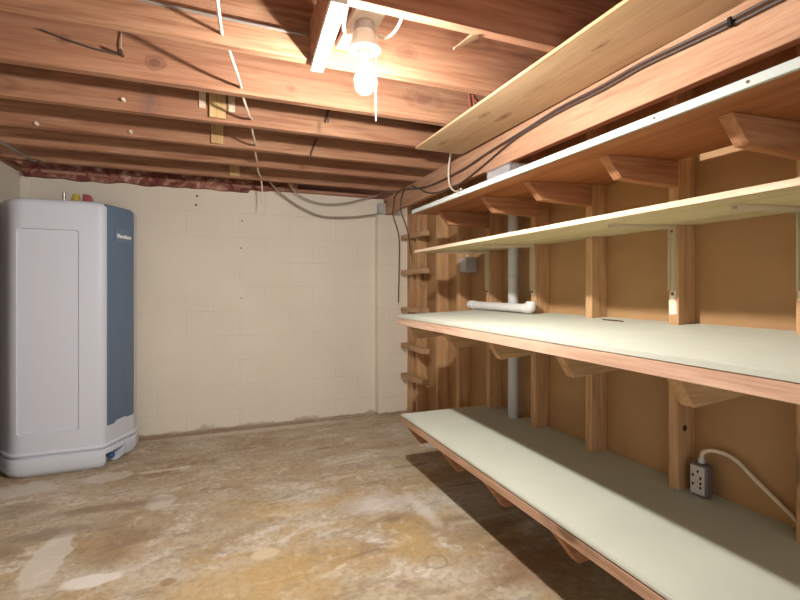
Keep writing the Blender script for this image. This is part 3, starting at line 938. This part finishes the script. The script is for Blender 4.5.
tag(c3, 'short dark cable hanging from the beam in front of the upper ladder rungs', 'cable')
c4 = MB().tube([(1.375, 2.58, 2.06), (1.385, 2.62, 2.0), (1.395, 2.665, 1.91), (1.397, 2.655, 1.815), (1.395, 2.59, 1.762), (1.385, 2.51, 1.745), (1.36, 2.44, 1.742)], 0.006, 8, 6).build('hanging_cable', M['cablewhite'])
tag(c4, 'beige cable dropping past the far end of the plywood sheet to the top shelf', 'cable')
w = MB()
w.tube([(1.190, 2.06, 2.15), (1.200, 2.055, 2.06), (1.230, 2.05, 2.08)], 0.003, 6).tube([(1.210, 2.06, 2.15), (1.230, 2.055, 2.05), (1.260, 2.05, 2.085)], 0.003, 6).tube([(1.220, 2.06, 2.12), (1.255, 2.055, 2.08), (1.280, 2.05, 2.05)], 0.003, 6)
tag(w.build('loose_wires', M['wirered']), 'few thin reddish wire ends above the edge of the plywood sheet', 'wires')

# scrap blocks nailed to joists
for (x0, x1, y, z0, lab) in ((-0.030, 0.045, 2.474, 1.990, 'largest pale wood block, left of the white cable on the second joist behind'),
                             (-0.026, 0.040, 2.894, 1.984, 'pale wood block one joist behind the first block'),
                             (0.095, 0.165, 3.679, 1.985, 'small pale wood block on the joist nearest the back wall')):
    o = MB().box(x0, x1, y - 0.02, y, z0, 2.205).build('wooden_block', M['block'], bevel=0.0015)
    tag(o, lab, 'block', 'scrap blocks on the joists')
part(MB().tube([(0.565, 2.470, 2.119), (0.556, 2.466, 2.08), (0.544, 2.463, 2.04)], 0.006, 6), 'hook', M['nail'], joists[9])
part(MB().tube([(0.586, 2.890, 2.086), (0.56, 2.886, 2.02), (0.536, 2.884, 1.944)], 0.006, 6), 'hook', M['nail'], joists[10])
for dx in (-0.085, 0.05):
    o = MB().box(0.008 + dx, 0.008 + dx + 0.03, 2.462, 2.4745, 2.03, 2.205).build('wooden_cleat', M['plyedge'], bevel=0.001)
    tag(o, 'thin pale cleat left of the first wood block' if dx < 0 else 'thin pale cleat right of the first wood block', 'cleat')

# brace rod in the far left corner
o = MB().tube([(-1.26, 3.05, 2.03), (-1.12, 3.22, 1.968), (-1.09, 3.62, 1.966), (-1.085, 3.66, 1.97)], 0.008, 8, 1).build('brace_rod', M['conduit'])
tag(o, 'thin grey rod slung under the joists in the far left corner', 'rod')

# ------------------------------------------------------------------ pipes and electrics on the stud wall
px, py = PIPE
pp = empty('vertical_pipe', (px, py, 0.0), 'vertical white plastic pipe rising through the shelves', 'pipe')
part(MB().lathe([(0.031, 0.0), (0.031, 1.97)], (px, py, 0), 24), 'pipe', M['pvcdark'], pp)
part(MB().lathe([(0.031, 1.205), (0.034, 1.207), (0.034, 1.222), (0.031, 1.224)], (px, py, 0), 24), 'pipe_strap', M['greybox'], pp)

zp = lambda x: 0.985 + (x - 1.05) * 0.038
hx = 1.598; hz = zp(hx) + 0.031
hp = empty('pipe_offcut', (hx, 2.4, hz - 0.028), 'horizontal white plastic pipe lying along the back of the workbench', 'pipe')
part(MB().tube([(hx, 2.12, hz), (hx, 2.70, hz)], 0.0245, 20, 1), 'pipe', M['pvc'], hp)
part(MB().tube([(hx, 2.675, hz), (hx, 2.735, hz)], 0.030, 20, 1), 'end_cap', M['pvc'], hp, bevel=0.002)
part(MB().tube([(hx, 2.14, hz), (hx, 2.11, hz), (hx + 0.0, 2.093, hz + 0.006), (hx + 0.0, 2.087, hz + 0.026), (hx, 2.087, hz + 0.040)], 0.0285, 20, 3), 'elbow', M['pvc'], hp)

jb = empty('junction_box', (1.62, 2.97, 1.26), 'small grey metal junction box on a stud under the far end of the plywood shelf', 'junction box')
part(MB().box(1.655, 1.735, 2.89, 2.986, 1.265, 1.365), 'box', M['greybox'], jb, bevel=0.004)
part(MB().box(1.650, 1.740, 2.885, 2.8895, 1.26, 1.37), 'cover', M['greybox'], jb, bevel=0.001)
part(MB().tube([(1.69, 2.94, 1.364), (1.69, 2.94, 1.390)], 0.010, 8, 1), 'connector', M['steel'], jb)
tpz = 0.3755
tapo = empty('outlet_box', (1.68, 1.19, tpz), 'grey surface outlet box with a beige cord on the lowest shelf beside a stud', 'outlet box')
part(MB().box(1.664, 1.704, 1.160, 1.226, tpz, tpz + 0.122), 'case', M['tapcase'], tapo, bevel=0.010, seg=3)
fc = part(MB().box(1.660, 1.6645, 1.166, 1.220, tpz + 0.009, tpz + 0.113), 'face_plate', M['tapface'], tapo, bevel=0.0015)
for yy, zz in ((1.209, 0.076), (1.209, 0.044), (1.180, 0.072), (1.180, 0.036), (1.190, 0.094), (1.180, 0.052)):
    part(MB().box(1.6592, 1.6605, yy - 0.0035, yy + 0.0035, tpz + zz - 0.005, tpz + zz + 0.005), 'socket_slot', M['black'], fc)
part(MB().lathe([(0.013, tpz + 0.1215), (0.013, tpz + 0.136), (0.009, tpz + 0.142)], (1.688, 1.195, 0), 12), 'cord_grip', M['greybox'], tapo)
part(MB().tube([(1.688, 1.195, tpz + 0.140), (1.693, 1.190, tpz + 0.162), (1.712, 1.163, 0.548), (1.718, 1.096, 0.540), (1.722, 1.014, 0.480), (1.724, 0.92, 0.415), (1.722, 0.89, 0.395), (1.69, 0.78, 0.3835), (1.60, 0.60, 0.3835)], 0.0078, 10, 6), 'cord', M['cordbeige'], tapo)

# clear box on the top shelf
bx0, bx1, by0, by1, bz0 = 1.20, 1.29, 1.72, 1.90, 1.6435
cbx = empty('plastic_box', (1.245, 1.81, bz0), 'small clear plastic box on the front of the top shelf', 'box')
w = MB()
t = 0.003
h = 0.055
w.box(bx0, bx1, by0, by1, bz0, bz0 + t)
w.box(bx0, bx0 + t, by0, by1, bz0 + t, bz0 + h).box(bx1 - t, bx1, by0, by1, bz0 + t, bz0 + h)
w.box(bx0 + t, bx1 - t, by0, by0 + t, bz0 + t, bz0 + h).box(bx0 + t, bx1 - t, by1 - t, by1, bz0 + t, bz0 + h)
part(w, 'tray', M['clear'], cbx)
part(MB().box(bx0 - 0.003, bx1 + 0.003, by0 - 0.003, by1 + 0.003, bz0 + h + 0.0005, bz0 + h + 0.006), 'lid', M['clear'], cbx)

# dark sliver on the workbench
zz = zb(1.62, 0) + 0.0005
o = MB().poly_prism([(1.60, 1.47, zz - 0.000), (1.612, 1.50, zz), (1.62, 1.57, zz), (1.612, 1.60, zz), (1.604, 1.55, zz)], [(1.60, 1.47, zz + 0.004), (1.612, 1.50, zz + 0.004), (1.62, 1.57, zz + 0.004), (1.612, 1.60, zz + 0.004), (1.604, 1.55, zz + 0.004)]).build('wood_sliver', M['darkwood'])
tag(o, 'thin dark sliver lying at the back of the workbench', 'sliver')
